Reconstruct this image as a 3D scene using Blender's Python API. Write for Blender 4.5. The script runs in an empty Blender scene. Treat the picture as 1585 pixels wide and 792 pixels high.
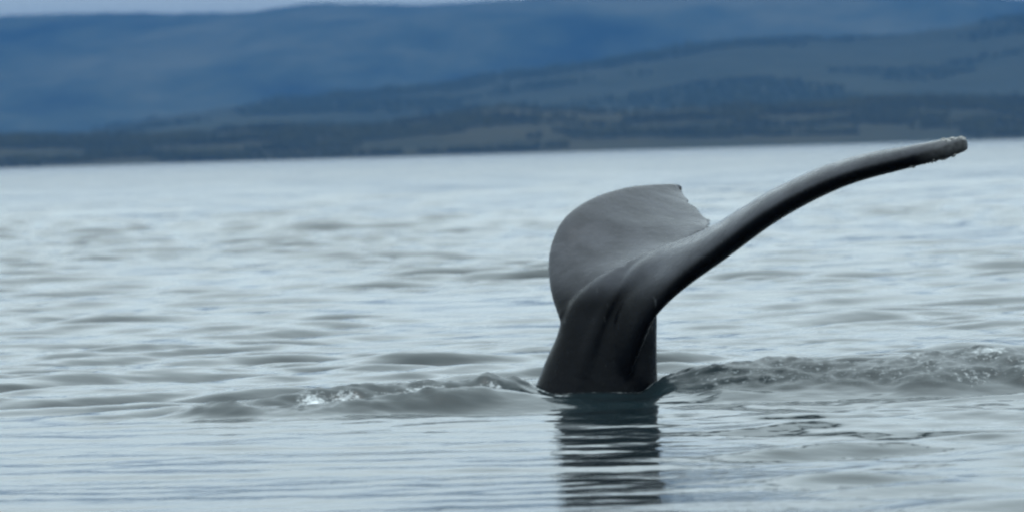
import bpy, bmesh, math, random
import numpy as np
from mathutils import Vector, Matrix

random.seed(7)
rng = np.random.default_rng(7)
scene = bpy.context.scene
COL = scene.collection

# ------------------------------------------------------------------ camera
cam_data = bpy.data.cameras.new('camera')
cam_data.sensor_width = 36.0
cam_data.lens = 136.28
cam_data.clip_start = 0.5
cam_data.clip_end = 60000.0
cam_data.dof.use_dof = True
cam_data.dof.focus_distance = 29.6
cam_data.dof.aperture_fstop = 2.3
cam = bpy.data.objects.new('camera', cam_data)
COL.objects.link(cam)
PITCH, ROLL = math.radians(1.528), math.radians(1.63)
fwd = Vector((0, math.cos(PITCH), -math.sin(PITCH)))
up0 = Vector((0, math.sin(PITCH), math.cos(PITCH)))
r0 = Vector((1, 0, 0))
right = r0 * math.cos(ROLL) - up0 * math.sin(ROLL)
up = r0 * math.sin(ROLL) + up0 * math.cos(ROLL)
M = Matrix((right, up, -fwd)).transposed().to_4x4()
M.translation = (0, -30, 1.885)
cam.matrix_world = M
scene.camera = cam

# ------------------------------------------------------------------ sky and sun
SUN_EL, SUN_AZ = math.radians(79), math.radians(40)      # azimuth from +Y towards +X
world = bpy.data.worlds.new('World')
scene.world = world
world.use_nodes = True
wn, wl = world.node_tree.nodes, world.node_tree.links
wn.clear()
sky = wn.new('ShaderNodeTexSky')
sky.sky_type = 'NISHITA'
sky.sun_disc = False
sky.sun_elevation = SUN_EL
sky.sun_rotation = SUN_AZ
sky.dust_density = 3.0
sky.air_density = 1.0
tc = wn.new('ShaderNodeTexCoord')
mp = wn.new('ShaderNodeMapping')
mp.inputs['Scale'].default_value = (1.4, 1.4, 4.0)
cl = wn.new('ShaderNodeTexNoise')
cl.inputs['Scale'].default_value = 1.6
cl.inputs['Detail'].default_value = 4.0
cl.inputs['Roughness'].default_value = 0.5
cr = wn.new('ShaderNodeValToRGB')                         # the overcast deck, slightly uneven
cr.color_ramp.elements[0].position = 0.30
cr.color_ramp.elements[0].color = (10.5, 12.8, 13.5, 1)
cr.color_ramp.elements[1].position = 0.72
cr.color_ramp.elements[1].color = (12.6, 14.7, 15.2, 1)
mx = wn.new('ShaderNodeMixRGB')
mx.inputs['Fac'].default_value = 0.88
bg = wn.new('ShaderNodeBackground')
bg.inputs['Strength'].default_value = 0.15
wo = wn.new('ShaderNodeOutputWorld')
wl.new(tc.outputs['Generated'], mp.inputs['Vector'])
wl.new(mp.outputs['Vector'], cl.inputs['Vector'])
wl.new(cl.outputs['Fac'], cr.inputs['Fac'])
wl.new(sky.outputs['Color'], mx.inputs['Color1'])
wl.new(cr.outputs['Color'], mx.inputs['Color2'])
sz = wn.new('ShaderNodeSeparateXYZ')                     # an overcast sky is brighter overhead than at the horizon
ov = wn.new('ShaderNodeMath'); ov.operation = 'MULTIPLY_ADD'; ov.use_clamp = False
ov.inputs[1].default_value = 0.25; ov.inputs[2].default_value = 1.0
sc = wn.new('ShaderNodeVectorMath'); sc.operation = 'SCALE'
wl.new(tc.outputs['Generated'], sz.inputs[0])
wl.new(sz.outputs['Z'], ov.inputs[0])
wl.new(mx.outputs['Color'], sc.inputs[0])
wl.new(ov.outputs[0], sc.inputs['Scale'])
wl.new(sc.outputs[0], bg.inputs['Color'])
wl.new(bg.outputs['Background'], wo.inputs['Surface'])

sun_data = bpy.data.lights.new('sun', 'SUN')
sun_data.energy = 0.6
sun_data.angle = math.radians(12)
sun_data.color = (1.0, 0.97, 0.93)
sun = bpy.data.objects.new('sun', sun_data)
COL.objects.link(sun)
sdir = Vector((math.sin(SUN_AZ) * math.cos(SUN_EL), math.cos(SUN_AZ) * math.cos(SUN_EL), math.sin(SUN_EL)))
sun.rotation_euler = sdir.to_track_quat('Z', 'Y').to_euler()

scene.view_settings.view_transform = 'Standard'
scene.view_settings.look = 'None'
scene.view_settings.exposure = 0.0
scene.view_settings.gamma = 1.0
scene.view_settings.use_curve_mapping = False
scene.render.engine = 'CYCLES'
cy = scene.cycles
cy.max_bounces = 6
cy.diffuse_bounces = 2
cy.glossy_bounces = 4
cy.transmission_bounces = 2
cy.volume_bounces = 1
cy.use_denoising = True
cy.denoiser = 'OPENIMAGEDENOISE'
cy.filter_width = 2.4
cy.sample_clamp_indirect = 4.0

# ------------------------------------------------------------------ helpers
def mesh_obj(name, verts, faces, mat=None, parent=None, smooth=True):
    me = bpy.data.meshes.new(name)
    verts = np.asarray(verts, dtype=np.float32)
    faces = np.asarray(faces, dtype=np.int32)
    n = faces.shape[1]
    me.vertices.add(len(verts))
    me.vertices.foreach_set('co', verts.ravel())
    me.loops.add(faces.size)
    me.loops.foreach_set('vertex_index', faces.ravel())
    me.polygons.add(len(faces))
    me.polygons.foreach_set('loop_start', np.arange(0, faces.size, n, dtype=np.int32))
    me.polygons.foreach_set('loop_total', np.full(len(faces), n, dtype=np.int32))
    me.update(calc_edges=True)
    me.validate()
    me.polygons.foreach_set('use_smooth', np.full(len(me.polygons), smooth))
    o = bpy.data.objects.new(name, me)
    COL.objects.link(o)
    if mat:
        me.materials.append(mat)
    if parent:
        o.parent = parent
    return o

def grid_faces(nr, nc):
    i = np.arange(nr - 1)[:, None] * nc + np.arange(nc - 1)[None, :]
    i = i.ravel()
    return np.stack([i, i + 1, i + nc + 1, i + nc], axis=1)

def smooth01(t):
    t = np.clip(t, 0, 1)
    return t * t * (3 - 2 * t)

def vnoise(x, y, seed):
    r = np.random.default_rng(seed)
    tab = r.random((256, 256))
    xi = np.floor(x).astype(int); yi = np.floor(y).astype(int)
    fx = smooth01(x - xi); fy = smooth01(y - yi)
    a = tab[xi & 255, yi & 255]; b = tab[(xi + 1) & 255, yi & 255]
    c = tab[xi & 255, (yi + 1) & 255]; d = tab[(xi + 1) & 255, (yi + 1) & 255]
    return (a * (1 - fx) + b * fx) * (1 - fy) + (c * (1 - fx) + d * fx) * fy

def fbm(x, y, seed, octaves=5, gain=0.5):
    s = 0.0; amp = 1.0; tot = 0.0
    for k in range(octaves):
        s = s + amp * (vnoise(x * 2 ** k, y * 2 ** k, seed + k) - 0.5)
        tot += amp; amp *= gain
    return s / tot * 2

def curve(pts, n):
    """Catmull-Rom through pts, n samples."""
    P = np.asarray(pts, float)
    P = np.vstack([2 * P[0] - P[1], P, 2 * P[-1] - P[-2]])
    m = len(P) - 3
    out = []
    for t in np.linspace(0, m - 1e-9, n):
        i = int(t); u = t - i
        p0, p1, p2, p3 = P[i:i + 4]
        out.append(0.5 * (2 * p1 + (p2 - p0) * u + (2 * p0 - 5 * p1 + 4 * p2 - p3) * u * u
                          + (3 * p1 - p0 - 3 * p2 + p3) * u ** 3))
    return np.array(out)

def new_mat(name):
    m = bpy.data.materials.new(name)
    m.use_nodes = True
    nt = m.node_tree
    nt.nodes.clear()
    out = nt.nodes.new('ShaderNodeOutputMaterial')
    bs = nt.nodes.new('ShaderNodeBsdfPrincipled')
    nt.links.new(bs.outputs['BSDF'], out.inputs['Surface'])
    return m, nt.nodes, nt.links, bs, out

def ramp(nodes, stops):
    r = nodes.new('ShaderNodeValToRGB')
    e = r.color_ramp.elements
    while len(e) < len(stops):
        e.new(0.5)
    for el, (p, c) in zip(e, stops):
        el.position = p
        el.color = (*c, 1)
    return r

def noise(nodes, links, vec, scale, detail=4, rough=0.5):
    n = nodes.new('ShaderNodeTexNoise')
    n.inputs['Scale'].default_value = scale
    n.inputs['Detail'].default_value = detail
    n.inputs['Roughness'].default_value = rough
    if vec is not None:
        links.new(vec, n.inputs['Vector'])
    return n

# ------------------------------------------------------------------ materials
# sea water: dark body colour, mirror surface
WATER, n, l, bs, _ = new_mat('sea_water')
geo = n.new('ShaderNodeNewGeometry')
sep = n.new('ShaderNodeSeparateXYZ')
l.new(geo.outputs['Position'], sep.inputs[0])
mr = n.new('ShaderNodeMapRange')                 # unresolved far ripples become roughness
mr.inputs['From Min'].default_value = 30
mr.inputs['From Max'].default_value = 320
mr.inputs['To Min'].default_value = 0.07
mr.inputs['To Max'].default_value = 0.20
l.new(sep.outputs['Y'], mr.inputs['Value'])
att = n.new('ShaderNodeAttribute'); att.attribute_name = 'foam'
fn = noise(n, l, geo.outputs['Position'], 24.0, 8, 0.72)
mul = n.new('ShaderNodeMath'); mul.operation = 'MULTIPLY_ADD'
mul.inputs[1].default_value = 2.0; mul.inputs[2].default_value = -1.45
l.new(fn.outputs['Fac'], mul.inputs[0])
ad = n.new('ShaderNodeMath'); ad.operation = 'ADD'; ad.use_clamp = False
l.new(mul.outputs[0], ad.inputs[0]); l.new(att.outputs['Fac'], ad.inputs[1])
ml2 = n.new('ShaderNodeMath'); ml2.operation = 'MULTIPLY'; ml2.use_clamp = True
ml2.inputs[1].default_value = 1.35
l.new(ad.outputs[0], ml2.inputs[0])
wc = n.new('ShaderNodeMixRGB')
wc.inputs['Color1'].default_value = (0.008, 0.015, 0.018, 1)
wc.inputs['Color2'].default_value = (0.72, 0.75, 0.77, 1)
l.new(ml2.outputs[0], wc.inputs['Fac'])
l.new(wc.outputs['Color'], bs.inputs['Base Color'])
rmx = n.new('ShaderNodeMixRGB')
rmx.inputs['Color2'].default_value = (0.7, 0.7, 0.7, 1)
ruf = n.new('ShaderNodeAttribute'); ruf.attribute_name = 'ruffle'      # finely ruffled water of the wake
rad_ = n.new('ShaderNodeMath'); rad_.operation = 'MULTIPLY_ADD'; rad_.inputs[1].default_value = 0.26
l.new(ruf.outputs['Fac'], rad_.inputs[0]); l.new(mr.outputs['Result'], rad_.inputs[2])
l.new(rad_.outputs[0], rmx.inputs['Color1']); l.new(ml2.outputs[0], rmx.inputs['Fac'])
l.new(rmx.outputs['Color'], bs.inputs['Roughness'])
bs.inputs['IOR'].default_value = 1.33
wmp = n.new('ShaderNodeMapping'); wmp.inputs['Scale'].default_value = (2.2, 5.0, 1.0)
l.new(geo.outputs['Position'], wmp.inputs['Vector'])
fb = noise(n, l, wmp.outputs['Vector'], 1.0, 3, 0.5)
bp = n.new('ShaderNodeBump')
bp.inputs['Strength'].default_value = 0.30
bp.inputs['Distance'].default_value = 0.03
l.new(fb.outputs['Fac'], bp.inputs['Height'])
l.new(bp.outputs['Normal'], bs.inputs['Normal'])

# whale skin: wet dark grey, mottled, faint scratches
SKIN, n, l, bs, _ = new_mat('whale_skin')
tcn = n.new('ShaderNodeTexCoord')
n1 = noise(n, l, tcn.outputs['Object'], 3.2, 5, 0.6)
r1 = ramp(n, [(0.30, (0.0012, 0.0015, 0.0023)), (0.52, (0.0022, 0.0026, 0.0037)), (0.75, (0.0045, 0.005, 0.0066))])
l.new(n1.outputs['Fac'], r1.inputs['Fac'])
n3_src = noise(n, l, tcn.outputs['Object'], 20, 4, 0.6)
n2 = noise(n, l, tcn.outputs['Object'], 45, 3, 0.6)
r2 = ramp(n, [(0.66, (0, 0, 0)), (0.74, (1, 1, 1))])
l.new(n2.outputs['Fac'], r2.inputs['Fac'])
mxs = n.new('ShaderNodeMixRGB')
mxs.inputs['Color2'].default_value = (0.03, 0.031, 0.034, 1)
fm = n.new('ShaderNodeMath'); fm.operation = 'MULTIPLY'; fm.inputs[1].default_value = 0.35
l.new(r2.outputs['Color'], fm.inputs[0]); l.new(fm.outputs[0], mxs.inputs['Fac'])
l.new(r1.outputs['Color'], mxs.inputs['Color1'])
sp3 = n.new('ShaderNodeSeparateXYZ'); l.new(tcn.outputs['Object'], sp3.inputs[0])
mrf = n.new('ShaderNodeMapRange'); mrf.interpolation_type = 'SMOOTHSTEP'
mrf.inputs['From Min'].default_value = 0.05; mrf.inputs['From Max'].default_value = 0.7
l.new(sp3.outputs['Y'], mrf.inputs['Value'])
fmk = n.new('ShaderNodeMath'); fmk.operation = 'MULTIPLY'; psa = n.new('ShaderNodeAttribute'); psa.attribute_name = 'painted_sheen'
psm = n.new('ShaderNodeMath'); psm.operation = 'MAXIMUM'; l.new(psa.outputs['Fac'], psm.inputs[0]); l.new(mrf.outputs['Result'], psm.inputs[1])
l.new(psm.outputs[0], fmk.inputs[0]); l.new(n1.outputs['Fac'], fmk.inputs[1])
pale = n.new('ShaderNodeMixRGB'); pale.inputs['Color2'].default_value = (0.088, 0.091, 0.104, 1)  # pale grey skin colour standing in for sky sheen, far fluke included
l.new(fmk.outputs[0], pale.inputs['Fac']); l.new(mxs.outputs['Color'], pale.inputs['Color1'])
smp = n.new('ShaderNodeMapping'); smp.inputs['Scale'].default_value = (34, 3, 9); smp.inputs['Rotation'].default_value = (0.4, 0.9, 0.5)
l.new(tcn.outputs['Object'], smp.inputs['Vector'])
scn = noise(n, l, smp.outputs['Vector'], 1.0, 3, 0.55)                     # old scratches
scr = ramp(n, [(0.69, (0, 0, 0)), (0.74, (0.4, 0.4, 0.4))]); l.new(scn.outputs['Fac'], scr.inputs['Fac'])
scm = n.new('ShaderNodeMixRGB'); scm.inputs['Color2'].default_value = (0.075, 0.076, 0.080, 1)
l.new(scr.outputs['Color'], scm.inputs['Fac']); l.new(pale.outputs['Color'], scm.inputs['Color1'])
vd = n.new('ShaderNodeVectorMath'); vd.operation = 'DISTANCE'; vd.inputs[1].default_value = (3.42, -1.02, 1.90)
l.new(tcn.outputs['Object'], vd.inputs[0])
tmr = n.new('ShaderNodeMapRange'); tmr.inputs['From Min'].default_value = 0.42; tmr.inputs['From Max'].default_value = 0.05
tmr.inputs['To Min'].default_value = 0.0; tmr.inputs['To Max'].default_value = 0.75
l.new(vd.outputs['Value'], tmr.inputs['Value'])
tmu = n.new('ShaderNodeMath'); tmu.operation = 'MULTIPLY'; l.new(tmr.outputs['Result'], tmu.inputs[0]); l.new(n3_src.outputs['Fac'], tmu.inputs[1])
tmx = n.new('ShaderNodeMixRGB'); tmx.inputs['Color2'].default_value = (0.20, 0.20, 0.205, 1)      # worn pale tip
l.new(tmu.outputs[0], tmx.inputs['Fac']); l.new(scm.outputs['Color'], tmx.inputs['Color1'])
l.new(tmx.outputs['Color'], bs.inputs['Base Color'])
bs.inputs['Specular IOR Level'].default_value = 0.15
rgn = noise(n, l, tcn.outputs['Object'], 6.5, 4, 0.6)                      # wet film, thicker and thinner
rgr = n.new('ShaderNodeMapRange'); rgr.inputs['From Min'].default_value = 0.35; rgr.inputs['From Max'].default_value = 0.65
rgr.inputs['To Min'].default_value = 0.17; rgr.inputs['To Max'].default_value = 0.36
l.new(rgn.outputs['Fac'], rgr.inputs['Value']); l.new(rgr.outputs['Result'], bs.inputs['Roughness'])
bs.inputs['IOR'].default_value = 1.29
n3 = noise(n, l, tcn.outputs['Object'], 14, 5, 0.6)
bp = n.new('ShaderNodeBump')
bp.inputs['Strength'].default_value = 0.22
bp.inputs['Distance'].default_value = 0.02
l.new(n3.outputs['Fac'], bp.inputs['Height'])
l.new(bp.outputs['Normal'], bs.inputs['Normal'])

BARN, n, l, bs, _ = new_mat('barnacle_shell')
tcn = n.new('ShaderNodeTexCoord')
n1 = noise(n, l, tcn.outputs['Object'], 60, 3, 0.6)
r1 = ramp(n, [(0.35, (0.10, 0.10, 0.10)), (0.65, (0.40, 0.39, 0.38))])
l.new(n1.outputs['Fac'], r1.inputs['Fac'])
l.new(r1.outputs['Color'], bs.inputs['Base Color'])
bs.inputs['Roughness'].default_value = 0.8

FOAM, n, l, bs, _ = new_mat('foam_white')
bs.inputs['Base Color'].default_value = (0.75, 0.78, 0.80, 1)
bs.inputs['Roughness'].default_value = 0.6

def land_mat(name, scale, cols):
    m, n, l, bs, _ = new_mat(name)
    tcn = n.new('ShaderNodeTexCoord')
    mp = n.new('ShaderNodeMapping')
    mp.inputs['Scale'].default_value = (1, 0.5, 2.2)
    l.new(tcn.outputs['Object'], mp.inputs['Vector'])
    a = noise(n, l, mp.outputs['Vector'], scale, 9, 0.68)
    r = ramp(n, cols)
    l.new(a.outputs['Fac'], r.inputs['Fac'])
    l.new(r.outputs['Color'], bs.inputs['Base Color'])
    bs.inputs['Roughness'].default_value = 0.95
    bs.inputs['Specular IOR Level'].default_value = 0.1
    return m

LAND_NEAR = land_mat('shore_heath', 0.006, [(0.36, (0.022, 0.024, 0.008)), (0.50, (0.031, 0.030, 0.010)), (0.66, (0.042, 0.037, 0.013))])
LAND_MID = land_mat('hill_heath', 0.0022, [(0.34, (0.022, 0.027, 0.010)), (0.52, (0.030, 0.034, 0.012)), (0.70, (0.038, 0.040, 0.014))])
LAND_FAR = land_mat('ridge_forest', 0.0012, [(0.38, (0.006, 0.014, 0.014)), (0.50, (0.045, 0.060, 0.040)), (0.62, (0.105, 0.110, 0.070))])

def leaf_mat(name, cols):
    m, n, l, bs, _ = new_mat(name)
    tcn = n.new('ShaderNodeTexCoord')
    a = noise(n, l, tcn.outputs['Object'], 0.012, 4, 0.6)
    r = ramp(n, cols)
    l.new(a.outputs['Fac'], r.inputs['Fac'])
    l.new(r.outputs['Color'], bs.inputs['Base Color'])
    bs.inputs['Roughness'].default_value = 0.9
    bs.inputs['Specular IOR Level'].default_value = 0.2
    return m
LEAF_FAR = leaf_mat('hill_woods', [(0.35, (0.036, 0.042, 0.013)), (0.6, (0.058, 0.062, 0.016)), (0.75, (0.074, 0.074, 0.020))])
LEAF = leaf_mat('conifer_needles', [(0.35, (0.032, 0.034, 0.010)), (0.6, (0.052, 0.051, 0.013)), (0.75, (0.066, 0.060, 0.016))])

# ------------------------------------------------------------------ sea
WX, WY = 0.72, -0.05                                # where the tail leaves the water

comps = []
rw = np.random.default_rng(21)
for k in range(64):
    lam = 0.36 * (4.2 / 0.36) ** ((k + rw.random()) / 64)
    ang = math.radians(-90 + 8 + rw.normal(0, 19))
    slope = math.exp(-(math.log(lam / 1.15) / 0.68) ** 2)
    comps.append((lam, ang, slope, rw.random() * 2 * math.pi))
tot = math.sqrt(sum(c[2] ** 2 for c in comps) / 2)
RMS_SLOPE = 0.19
comps = [(lam, ang, s * RMS_SLOPE / tot, ph) for lam, ang, s, ph in comps]
swell = [(9.0, math.radians(-70), 0.012, 0.6), (6.2, math.radians(-115), 0.014, 2.1), (14.0, math.radians(-95), 0.010, 4.0)]
for lam in (4.3, 5.1, 6.8, 8.3, 10.5, 13.0, 17.0):
    swell.append((lam, math.radians(-90 + rw.normal(0, 22)), 0.022, rw.random() * 6.28))

long_crested = []
for k in range(16):
    lam = 0.38 * (2.2 / 0.38) ** ((k + rw.random()) / 16)
    long_crested.append((lam, math.radians(-90 - 2 + rw.normal(0, 4.5)), 0.016, rw.random() * 2 * math.pi))
ripples = []                                        # short wavelets riding on the chop
for k in range(26):
    lam = 0.20 * (0.55 / 0.20) ** ((k + rw.random()) / 26)
    ripples.append((lam, math.radians(-90 + rw.normal(0, 28)), 0.021, rw.random() * 2 * math.pi))

def ridge(x, y, path, amp, wf, wb):
    """A wave standing along path (x, y, height): steeper face on the near side."""
    P = curve(path, 60)
    yc = np.interp(x, P[:, 0], P[:, 1]); h = np.interp(x, P[:, 0], P[:, 2], left=0, right=P[-1, 2])
    d = y - yc
    w = np.where(d < 0, wf, wb)
    return amp * h * np.exp(-(d / w) ** 2)

RIGHT_RIDGE = [(0.95, 0.05, 0.0), (1.12, -0.02, 0.10), (1.35, -0.10, 0.16), (1.6, -0.15, 0.185), (2.1, -0.10, 0.20), (2.55, 0.0, 0.165), (2.85, 0.02, 0.19),
               (3.1, 0.0, 0.205), (3.5, 0.0, 0.205), (4.0, 0.0, 0.195), (5.0, 0.3, 0.18), (7.0, 0.9, 0.08), (9.0, 1.6, 0.0)]
LEFT_BACK = [(-2.6, -1.3, 0.0), (-1.9, -1.15, 0.06), (-1.5, -0.95, 0.10), (-1.0, -0.75, 0.115), (-0.5, -0.55, 0.10), (-0.40, -0.45, 0.095), (-0.22, -0.36, 0.125),
             (-0.05, -0.25, 0.095), (0.1, -0.1, 0.06), (0.3, 0.0, 0.0)]
LEFT_FRONT = [(-3.0, -1.7, 0.0), (-2.5, -1.7, 0.03), (-2.2, -1.72, 0.075), (-1.9, -1.85, 0.05), (-1.4, -1.85, 0.055), (-0.9, -1.55, 0.065),
              (-0.45, -1.25, 0.06), (-0.1, -1.0, 0.04), (0.1, -0.85, 0.015), (0.25, -0.8, 0.0), (1.8, -1.2, 0.0)]

RIGHT_FRONT = [(1.9, -0.8, 0.0), (2.3, -0.85, 0.02), (2.7, -0.9, 0.05), (3.2, -1.0, 0.075), (3.7, -0.95, 0.07), (4.4, -0.9, 0.07),
               (5.5, -0.6, 0.05), (7.0, -0.2, 0.0)]

def sea_height(x, y, dist, sp):
    g = 0.95 + 1.25 * fbm(x / 5.0 + 31, y / 16.0 + 11, 5, 4)          # patches of more and less chop
    g = g * (1.0 - 0.22 * smooth01((x + 0.02 * dist) / (0.10 * dist + 2)))
    calm = smooth01((-y - 0.8) / 1.6) * (1 - 0.62 * smooth01((x - 1.15) / 0.8))   # slick in front of the tail
    g = np.clip(g, 0.3, 1.9) * (1 - 0.90 * calm)
    z = np.zeros_like(x)
    for lam, ang, s, ph in comps:
        k = 2 * math.pi / lam
        att = smooth01(lam / (2.5 * sp) - 0.8)
        f = k * (x * math.cos(ang) + y * math.sin(ang)) + ph
        z += att * (s / k) * (np.sin(f) - (0.26 * np.sin(2 * f) if lam > 0.8 else 0.0))    # steeper lee faces
    z *= g
    for lam, ang, s, ph in ripples:
        k = 2 * math.pi / lam
        m = sp < lam / 3.2
        z[m] += (np.clip(np.maximum(g[m], 1.2 * np.exp(-((x[m] - 1.9) / 1.0) ** 2 - ((y[m] + 0.9) / 0.8) ** 2)), 0.28, 1.3) * smooth01((46 - dist[m]) / 8) * smooth01((dist[m] - 20) / 2)) * (s / k) * np.sin(k * (x[m] * math.cos(ang) + y[m] * math.sin(ang)) + ph)
    for lam, ang, s, ph in swell:
        k = 2 * math.pi / lam
        z += (0.35 + 0.65 * smooth01((dist - 45) / 70)) * (s / k) * np.sin(k * (x * math.cos(ang) + y * math.sin(ang)) + ph)
    # rings spreading from the tail
    dx, dy = x - WX, y - WY
    r = np.sqrt(dx * dx * 0.12 + dy * dy) + 0.06 * fbm(x * 0.35, y * 0.5, 77, 2)
    front = smooth01((-dy - 0.2) / 1.2)
    env = front * (1 - 0.7 * smooth01((x - 1.4) / 1.2))
    z += env * smooth01((r - 1.3) / 1.2) * 0.022 * (0.55 + 0.8 * np.exp(-np.maximum(r - 1.5, 0) / 2.0)) * np.sin(2 * math.pi * r / 1.95 + 0.4)
    lc = np.zeros_like(x)
    near = dist < 80
    for lam, ang, s, ph in long_crested:
        k = 2 * math.pi / lam
        lc[near] += (s / k) * np.sin(k * (x[near] * math.cos(ang) + y[near] * math.sin(ang)) + ph)
    z += env * lc
    z *= 1 - 0.8 * np.exp(-((x - 2.0) / 1.5) ** 4 - ((y + 0.9) / 1.0) ** 4)
    z += 0.016 * np.exp(-((x - 2.0) / 1.5) ** 2 - ((y + 0.9) / 0.9) ** 2) * fbm(x * 3.0, y * 6.0, 141, 4)
    # the heaped water beside the tail
    wig = 0.20 * fbm(x * 1.1, y * 0.0 + 3.3, 44, 3)
    bump = ridge(x, y + wig + 0.38, RIGHT_RIDGE, 1.27, 0.48, 0.6) + ridge(x, y + wig * 0.6, LEFT_BACK, 1.55, 0.27, 0.45) \
        + ridge(x, y + wig * 1.3, RIGHT_FRONT, 1.15, 0.22, 0.4) + ridge(x, y + wig * 0.6, LEFT_FRONT, 1.7, 0.22, 0.4)
    rough = np.clip(bump / 0.11, 0, 1)
    bump = bump + rough * (0.040 * fbm(x * 2.0, y * 3.2, 61, 4) + 0.045 * fbm(x * 4.5, y * 8, 67, 5, 0.6))
    return z * (1 - 0.7 * rough) + bump, rough

def build_sea():
    d = [13.5]
    while d[-1] < 900:                              # finer where the tail stands
        d.append(d[-1] * (1.0014 if 20 < d[-1] < 46 else 1.0033))
    d = np.array(d)
    nc = 500
    u = np.linspace(-1, 1, nc)
    half = 0.155 * d + 3.5
    X = u[None, :] * half[:, None]
    Y = np.repeat((d - 30)[:, None], nc, axis=1)
    D = np.repeat(d[:, None], nc, axis=1)
    SP = np.maximum(np.where((D > 20) & (D < 46), 0.0014, 0.0033) * D, 2 * half[:, None] / nc + 0 * D)
    Z, RGH = sea_height(X, Y, D, SP)
    # let the built waves settle at the border of the patch
    edge = np.minimum(smooth01((1 - np.abs(u))[None, :] * half[:, None] / 1.5), smooth01((900 - D) / 200))
    Z = Z * edge + (1 - edge) * -0.02
    nr = len(d)
    V = np.stack([X, Y, Z], -1).reshape(-1, 3)
    F = grid_faces(nr, nc)
    foam = np.zeros(nr * nc)
    x, y = V[:, 0], V[:, 1]
    for fx, fy, sx, sy, a in [(-1.50, -1.20, 0.16, 0.20, 0.85), (-1.27, -1.12, 0.15, 0.18, 0.8), (-0.90, -1.0, 0.28, 0.16, 0.6), (-0.60, -0.86, 0.26, 0.16, 1.0),
                              (-0.05, -0.62, 0.24, 0.13, 0.85), (0.25, -0.50, 0.22, 0.10, 0.7), (3.28, -0.20, 0.16, 0.16, 0.75), (3.05, -0.45, 0.2, 0.2, 0.55),
                              (3.62, -0.42, 0.22, 0.2, 0.68), (3.45, -1.0, 0.2, 0.2, 0.5), (3.9, -0.9, 0.14, 0.2, 0.7), (4.2, -0.6, 0.2, 0.2, 0.5)]:
        foam = np.maximum(foam, a * np.exp(-((x - fx) / sx) ** 2 - ((y - fy) / sy) ** 2))
    foam = np.maximum(foam, 0.36 * RGH.ravel() * smooth01((x - 0.9) / 0.5))        # aerated water of the right-hand swell
    q = np.sqrt(((x - 0.615) / 0.53) ** 2 + ((y + 0.04) / 0.36) ** 2)          # froth round the stock
    foam = np.maximum(foam, 0.80 * np.exp(-((q - 1.02) / 0.07) ** 2))
    # open sea all round the patch
    b = len(V)
    B = 26000.0
    ya, yb = d[0] - 30, d[-1] - 30
    ha, hb = half[0], half[-1]
    ex = np.array([[-B, -9000, -0.02], [B, -9000, -0.02], [-B, ya, -0.02], [-ha, ya, -0.02], [ha, ya, -0.02], [B, ya, -0.02],
                   [-B, yb, -0.02], [-hb, yb, -0.02], [hb, yb, -0.02], [B, yb, -0.02], [-B, 21000, -0.02], [B, 21000, -0.02],
                   [-ha, -9000, -0.02], [ha, -9000, -0.02], [-hb, 21000, -0.02], [hb, 21000, -0.02]])
    EF = np.array([[0, 12, 3, 2], [12, 13, 4, 3], [13, 1, 5, 4], [2, 3, 7, 6], [4, 5, 9, 8], [6, 7, 14, 10], [7, 8, 15, 14], [8, 9, 11, 15]]) + b
    V = np.vstack([V, ex]); F = np.vstack([F, EF])
    foam = np.concatenate([foam, np.zeros(len(ex))])
    o = mesh_obj('sea', V, F, WATER)
    a = o.data.attributes.new('ruffle', 'FLOAT', 'POINT')
    a.data.foreach_set('value', np.concatenate([RGH.ravel(), np.zeros(len(ex))]).astype(np.float32))
    a = o.data.attributes.new('foam', 'FLOAT', 'POINT')
    a.data.foreach_set('value', foam.astype(np.float32))
    o['kind'] = 'structure'
    o['label'] = 'pale grey rippled sea stretching to the far shore'
    return o
build_sea()

# ------------------------------------------------------------------ hills across the water
def hill(name, label, prof, d_foot, d_crest, d_back, mat, nx, ny, rough, rscale, seed, x_over=1.35):
    """prof: (photo-independent bearing as tan, elevation as tan) pairs along the crest."""
    P = np.array(prof)
    hx = 0.1335 * d_crest * x_over
    xs = np.linspace(-hx, hx, nx)
    ys = np.concatenate([np.linspace(d_foot, d_crest, int(ny * 0.75)), np.linspace(d_crest, d_back, ny - int(ny * 0.75) + 1)[1:]])
    X, Yd = np.meshgrid(xs, ys)
    cr = curve(np.column_stack([P[:, 0] * d_crest, P[:, 1] * d_crest]), 200)
    crest = np.interp(X, cr[:, 0], cr[:, 1])
    bend = 0.12 * (d_crest - d_foot) * fbm(X / (rscale * 5), 0 * X + 2.2, seed + 9, 3)
    t = (Yd - d_foot + bend) / (d_crest - d_foot)
    shape = np.where(t < 1, smooth01(t) * 0.45 + 0.55 * np.clip(t, 0, 1), 1 - 0.8 * smooth01((t - 1) * (d_crest - d_foot) / (d_back - d_crest)))
    mid = np.sin(np.pi * np.clip(t, 0, 1))
    Z = crest * shape * (1 + 0.30 * mid * fbm(X / rscale, Yd / rscale, seed, 5)) + rough * shape * fbm(X / (rscale * 0.3), Yd / (rscale * 0.3), seed + 30, 5, 0.6)
    Z = Z + 0.6 * smooth01(t * 8) - 2.5 * (1 - smooth01(t * 14))
    V = np.stack([X, Yd - 30, Z], -1).reshape(-1, 3)
    o = mesh_obj(name, V, grid_faces(len(ys), nx), mat)
    o['kind'] = 'structure'
    o['label'] = label
    def height(x, y):
        return Z[np.clip(np.searchsorted(ys, y + 30), 0, len(ys) - 1), np.clip(np.searchsorted(xs, x), 0, nx - 1)]
    return o, height, xs, ys

def b(px, h):                 # bearing and elevation of a skyline point, as tangents
    return ((px - 792.5) / 6000.0, h / 6000.0)

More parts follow.
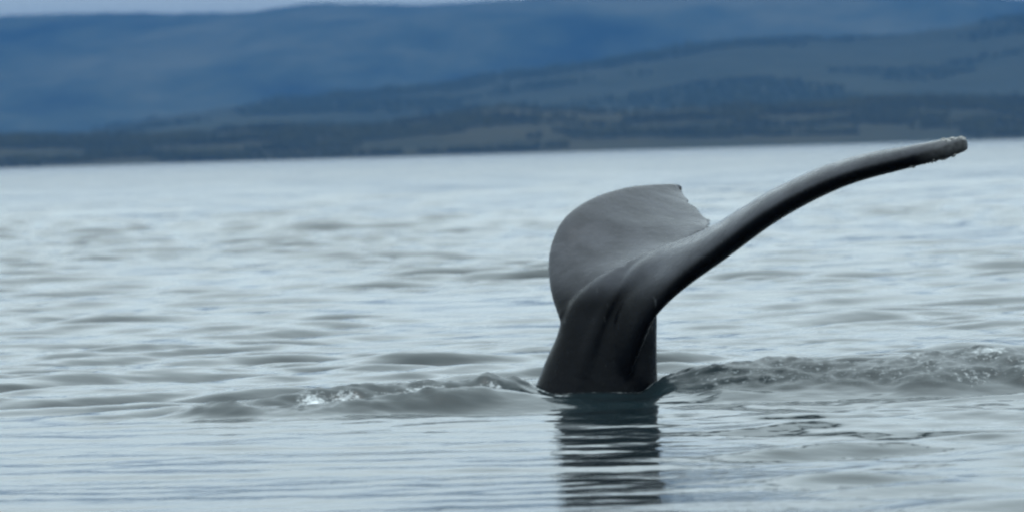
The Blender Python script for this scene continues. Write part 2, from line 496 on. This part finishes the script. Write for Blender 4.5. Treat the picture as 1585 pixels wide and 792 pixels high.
ridge_prof = [b(-500, 215), b(-200, 225), b(0, 231), b(150, 232), b(300, 230), b(400, 229), b(490, 236), b(600, 232), b(700, 234), b(800, 238), b(920, 242), b(1050, 256), b(1200, 268),
              b(1350, 258), b(1480, 236), b(1580, 214), b(1750, 190), b(2100, 170)]
mid_prof = [b(-500, 30), b(-200, 36), b(0, 45), b(150, 52), b(280, 66), b(400, 88), b(520, 95), b(620, 104), b(720, 112), b(800, 122), b(900, 130), b(990, 142), b(1100, 160), b(1200, 163),
            b(1300, 160), b(1390, 160), b(1480, 170), b(1585, 184), b(1750, 195), b(2100, 190)]
near_prof = [b(-500, 40), b(-200, 44), b(0, 50), b(150, 42), b(300, 40), b(420, 50), b(560, 46), b(680, 58), b(760, 68), b(860, 64), b(960, 56), b(1100, 62), b(1250, 58),
             b(1400, 64), b(1585, 58), b(1800, 60), b(2100, 60)]

hill('distant_ridge', 'long blue hazy mountain ridge along the skyline', ridge_prof, 11000, 16000, 19000, LAND_FAR, 420, 140, 30, 2000, 100)
_, mid_h, mx_, my_ = hill('wooded_hill', 'green hazy hill rising to the right before the ridge', mid_prof, 6200, 9000, 10500, LAND_MID, 420, 140, 22, 900, 200)
_, near_h, nx_, ny_ = hill('shoreline_hill', 'low dark wooded land along the far shore', near_prof, 5000, 5600, 6150, LAND_NEAR, 460, 90, 5, 260, 300)

def forest(name, label, hfun, xs, ys, count, size, mask_scale, seed, thr, lean, leaf):
    r = np.random.default_rng(seed)
    m = count * 3
    x = r.uniform(xs[0] * 0.92, xs[-1] * 0.92, m)
    y = r.uniform(ys[0] + (ys[-1] - ys[0]) * 0.02, ys[0] + (ys[-1] - ys[0]) * 0.82, m) - 30
    z = hfun(x, y)
    top = np.percentile(z, 85)
    keep = fbm(x / mask_scale, y / (mask_scale * 0.7), seed + 3, 4) + lean * (z / top - 0.5) > thr
    x, y, z = x[keep][:count], y[keep][:count], z[keep][:count]
    ok = z > 0.8
    x, y, z = x[ok], y[ok], z[ok]
    N = len(x)
    h = size * r.uniform(0.55, 1.25, N); w = h * r.uniform(0.22, 0.42, N)
    a0 = r.uniform(0, 6.28, N)
    vs = []
    for lev, (zz, rr) in enumerate([(0.0, 0.5), (0.32, 1.0), (0.62, 0.55)]):
        for k in range(4):
            a = a0 + lev * 0.7 + k * math.pi / 2
            q = w * rr * r.uniform(0.8, 1.2, N)
            vs.append(np.stack([x + q * np.cos(a), y + q * np.sin(a), z - 0.5 + h * zz], -1))
    vs.append(np.stack([x, y, z + h], -1))
    V = np.stack(vs, 1).reshape(-1, 3)
    base = []
    for lev in range(2):
        for k in range(4):
            A, Bq = lev * 4 + k, lev * 4 + (k + 1) % 4
            base += [(A, Bq, Bq + 4), (A, Bq + 4, A + 4)]
    for k in range(4):
        base.append((8 + k, 8 + (k + 1) % 4, 12))
    F = (np.arange(N)[:, None, None] * 13 + np.array(base)[None]).reshape(-1, 3)
    o = mesh_obj(name, V, F, leaf, smooth=False)
    o['kind'] = 'stuff'
    o['label'] = label
    o['category'] = 'forest'
    return o

forest('shore_forest', 'dark trees massed along the far shoreline', near_h, nx_, ny_, 16000, 9, 130, 500, -0.02, 0.2, LEAF)
forest('hillside_forest', 'hazy patches of forest over the green hill', mid_h, mx_, my_, 15000, 11, 420, 600, 0.20, 0.30, LEAF_FAR)

# ------------------------------------------------------------------ the whale's tail
# leading (L) and trailing (T) edges of the near and the far fluke, in metres
NL = [(0.853, -0.28, 0.105), (0.945, -0.36, 0.33), (1.049, -0.44, 0.593), (1.269, -0.52, 0.846), (1.555, -0.62, 1.072), (1.994, -0.78, 1.39),
      (2.475, -0.92, 1.616), (2.952, -1.02, 1.733), (3.24, -1.05, 1.788), (3.406, -1.05, 1.836)]
NT = [(0.603, -0.05, 0.774), (0.785, 0.02, 0.942), (0.966, 0.1, 1.06), (1.247, 0.18, 1.135), (1.551, 0.15, 1.268), (2.051, 0, 1.542),
      (2.535, -0.25, 1.744), (2.998, -0.6, 1.834), (3.265, -0.85, 1.875), (3.432, -1.0, 1.879)]
N_TH = [0.14, 0.15, 0.17, 0.19, 0.20, 0.19, 0.165, 0.14, 0.12, 0.10]
FL = [(0.363, 0.0, 0.554), (0.293, 0.3, 0.795), (0.289, 0.65, 1.064), (0.398, 1.0, 1.316), (0.616, 1.35, 1.47), (0.9, 1.7, 1.553),
      (1.176, 2.0, 1.569), (1.387, 2.2, 1.561)]
FT = [(0.785, 0.05, 0.916), (1.02, 0.25, 1.029), (1.29, 0.6, 1.124), (1.569, 1.0, 1.241), (1.612, 1.3, 1.286), (1.519, 1.7, 1.398),
      (1.451, 2.0, 1.481), (1.418, 2.2, 1.533)]
F_TH = [0.16, 0.17, 0.16, 0.15, 0.13, 0.11, 0.09, 0.07]

def loft(sections):
    """closed rings -> verts, quads with capped ends (as fans)."""
    nr, nk = len(sections), len(sections[0])
    V = np.concatenate(sections)
    F = []
    for i in range(nr - 1):
        for k in range(nk):
            k2 = (k + 1) % nk
            F.append((i * nk + k, i * nk + k2, (i + 1) * nk + k2, (i + 1) * nk + k))
    caps = [list(range(nk))[::-1], [(nr - 1) * nk + k for k in range(nk)]]
    return V, F, caps

def fluke_sections(L, T, th, n=90, nk=44, camber=0.0, notch_seed=0, jag=0.012):
    Lc, Tc = curve(L, n), curve(T, n)
    thc = np.interp(np.linspace(0, 1, n), np.linspace(0, 1, len(th)), th)
    r = np.random.default_rng(notch_seed)
    jx = np.interp(np.linspace(0, 1, n), np.linspace(0, 1, 30), r.normal(0, 1, 30))
    mid = (Lc + Tc) / 2
    tan = np.gradient(mid, axis=0)
    secs = []
    for i in range(n):
        s = i / (n - 1)
        ch = Tc[i] - Lc[i]
        cl = np.linalg.norm(ch) + 1e-9
        N = np.cross(tan[i], ch); N /= np.linalg.norm(N)
        if N[2] < 0:
            N = -N
        ch = ch * (1 + jag * jx[i] * smooth01(s * 3) / cl)
        ring = []
        for k in range(nk):
            a = 2 * math.pi * k / nk
            c = (1 - math.cos(a)) / 2
            f = 5 * (0.2969 * math.sqrt(c) - 0.126 * c - 0.3516 * c * c + 0.2843 * c ** 3 - 0.1036 * c ** 4)
            sgn = 1 if a < math.pi else -1
            off = sgn * (thc[i] * f + 0.010 * math.sin(a if a < math.pi else 2 * math.pi - a)) - camber * 4 * c * (1 - c) * cl
            ring.append(Lc[i] + ch * c + N * off)
        secs.append(np.array(ring))
    return secs

def peduncle_sections():
    # z, left x, right x, y centre, half depth
    rows = [(-2.2, -1.05, 1.30, -0.15, 0.72), (-1.4, -0.70, 1.22, -0.12, 0.58), (-0.7, -0.30, 1.14, -0.08, 0.44), (-0.25, -0.07, 1.105, -0.05, 0.36),
            (0.0, 0.115, 1.10, -0.04, 0.31), (0.25, 0.228, 1.10, -0.03, 0.27), (0.45, 0.325, 1.105, -0.02, 0.235), (0.60, 0.375, 1.11, 0.0, 0.20),
            (0.75, 0.47, 1.10, 0.02, 0.17), (0.88, 0.62, 1.07, 0.05, 0.13), (0.98, 0.80, 1.04, 0.08, 0.08)]
    C = curve(rows, 70)
    secs = []
    for z, xl, xr, yc, hd in C:
        ring = []
        for k in range(48):
            a = 2 * math.pi * k / 48
            ca, sa = math.cos(a), math.sin(a)
            e = 0.86
            ring.append(((xl + xr) / 2 + (xr - xl) / 2 * math.copysign(abs(ca) ** e, ca), yc + hd * math.copysign(abs(sa) ** 1.12, sa), z))
        secs.append(np.array(ring))
    return secs

FOLDS = [([(0.506, 0.113), (0.573, 0.36), (0.72, 0.654), (0.95, 0.92), (1.203, 1.077), (1.505, 1.252)], 0.036, 0.055),
         ([(0.60, 0.10), (0.67, 0.40), (0.79, 0.67), (0.99, 0.90), (1.25, 1.06)], -0.017, 0.055),
         ([(0.78, 0.155), (0.789, 0.453), (0.86, 0.699), (1.025, 0.918), (1.328, 1.108)], 0.018, 0.06)]

def build_whale():
    bm = bmesh.new()
    for secs in (peduncle_sections(), fluke_sections(NL, NT, N_TH, camber=0.02, notch_seed=3), fluke_sections(FL, FT, F_TH, camber=0.07, notch_seed=8, jag=0.020)):
        V, F, caps = loft(secs)
        vs = [bm.verts.new(v) for v in V]
        for f in F:
            bm.faces.new([vs[i] for i in f])
        for c in caps:
            bm.faces.new([vs[i] for i in c])
    bmesh.ops.recalc_face_normals(bm, faces=bm.faces)
    me = bpy.data.meshes.new('whale_rough')
    bm.to_mesh(me); bm.free()
    tmp = bpy.data.objects.new('whale_rough', me)
    COL.objects.link(tmp)
    rm = tmp.modifiers.new('remesh', 'REMESH'); rm.mode = 'VOXEL'; rm.voxel_size = 0.014
    sm = tmp.modifiers.new('smooth', 'SMOOTH'); sm.factor = 0.5; sm.iterations = 14
    dg = bpy.context.evaluated_depsgraph_get()
    me2 = bpy.data.meshes.new_from_object(tmp.evaluated_get(dg))
    bpy.data.objects.remove(tmp); bpy.data.meshes.remove(me)
    me2.name = 'whale'
    o = bpy.data.objects.new('whale', me2)
    COL.objects.link(o)
    # folds of skin where the stock runs out into the near fluke
    nv = len(me2.vertices)
    co = np.empty(nv * 3, np.float32); me2.vertices.foreach_get('co', co); co = co.reshape(-1, 3)
    no = np.empty(nv * 3, np.float32); me2.vertex_normals.foreach_get('vector', no); no = no.reshape(-1, 3)
    for pts, amp, wd in FOLDS:
        C = curve([(p[0], p[1], 0) for p in pts], 60)[:, :2]
        d2 = ((co[:, None, [0, 2]] - C[None]) ** 2).sum(-1)
        j = d2.argmin(1); d = np.sqrt(d2[np.arange(nv), j])
        fade = np.sin(np.pi * np.clip(j / 59.0, 0.02, 0.98)) ** 0.6
        wgt = amp * np.exp(-(d / wd) ** 2) * fade * smooth01((-no[:, 1] + 0.25) * 2) * (co[:, 1] < 0.3)
        co += no * wgt[:, None]
    me2.vertices.foreach_set('co', co.astype(np.float32).ravel())
    me2.update()
    me2.vertex_normals.foreach_get('vector', no.ravel())
    painted_sheen = smooth01((no[:, 2] - 0.06) / 0.52) * smooth01((co[:, 2] - 0.68) / 0.3)          # sky sheen painted as paler skin on upward faces
    at = me2.attributes.new('painted_sheen', 'FLOAT', 'POINT')
    at.data.foreach_set('value', painted_sheen.astype(np.float32))
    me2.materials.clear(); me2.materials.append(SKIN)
    me2.polygons.foreach_set('use_smooth', np.full(len(me2.polygons), True))
    o['label'] = 'dark grey whale diving, its wet tail flukes raised above the water'
    o['category'] = 'whale'
    return o
whale = build_whale()

def build_barnacles():
    r = np.random.default_rng(12)
    bm = bmesh.new()
    for k in range(96):
        if k < 66:
            t = r.random() ** 0.7
            p = Vector((3.22 + 0.22 * t, -1.02 + r.normal(0, 0.04), 1.97))
        elif k < 96:
            t = r.random()
            p = Vector((3.0 + 0.40 * t, -0.95 + r.normal(0, 0.06), 1.62))
        else:
            t = r.random()
            p = Vector((1.50 + r.normal(0, 0.05), 1.7 + r.normal(0, 0.25), 1.42 + r.normal(0, 0.05)))
        ok, loc, nor, _ = whale.closest_point_on_mesh(p)
        if not ok:
            continue
        rad = r.uniform(0.006, 0.019)
        h = rad * r.uniform(0.5, 0.9)
        q = nor.to_track_quat('Z', 'Y').to_matrix().to_4x4(); q.translation = loc + nor * (h * 0.4)
        bmesh.ops.create_cone(bm, cap_ends=True, segments=8, radius1=rad, radius2=rad * 0.55, depth=h, matrix=q)
    me = bpy.data.meshes.new('barnacles'); bm.to_mesh(me); bm.free()
    me.materials.append(BARN)
    o = bpy.data.objects.new('barnacles', me); COL.objects.link(o)
    o.parent = whale
    o['kind'] = 'stuff'
    o['label'] = 'whitish barnacles crusted on the fluke tip'
build_barnacles()

# ------------------------------------------------------------------ haze
bpy.ops.mesh.primitive_cube_add(size=1)
hz = bpy.context.active_object
hz.name = 'haze'; hz.data.name = 'haze'
hz.location = (0, 5500, 385)
hz.scale = (60000, 35000, 782)
hz['kind'] = 'stuff'
hz['label'] = 'blue haze hanging over the bay'
hm = bpy.data.materials.new('haze_air')
hm.use_nodes = True
hm.node_tree.nodes.clear()
ho = hm.node_tree.nodes.new('ShaderNodeOutputMaterial')
pv = hm.node_tree.nodes.new('ShaderNodeVolumePrincipled')
pv.inputs['Color'].default_value = (0.039, 0.126, 0.292, 1)
pv.inputs['Density'].default_value = 1.0e-4
pv.inputs['Anisotropy'].default_value = 0.0
hm.node_tree.links.new(pv.outputs['Volume'], ho.inputs['Volume'])
hz.data.materials.append(hm)
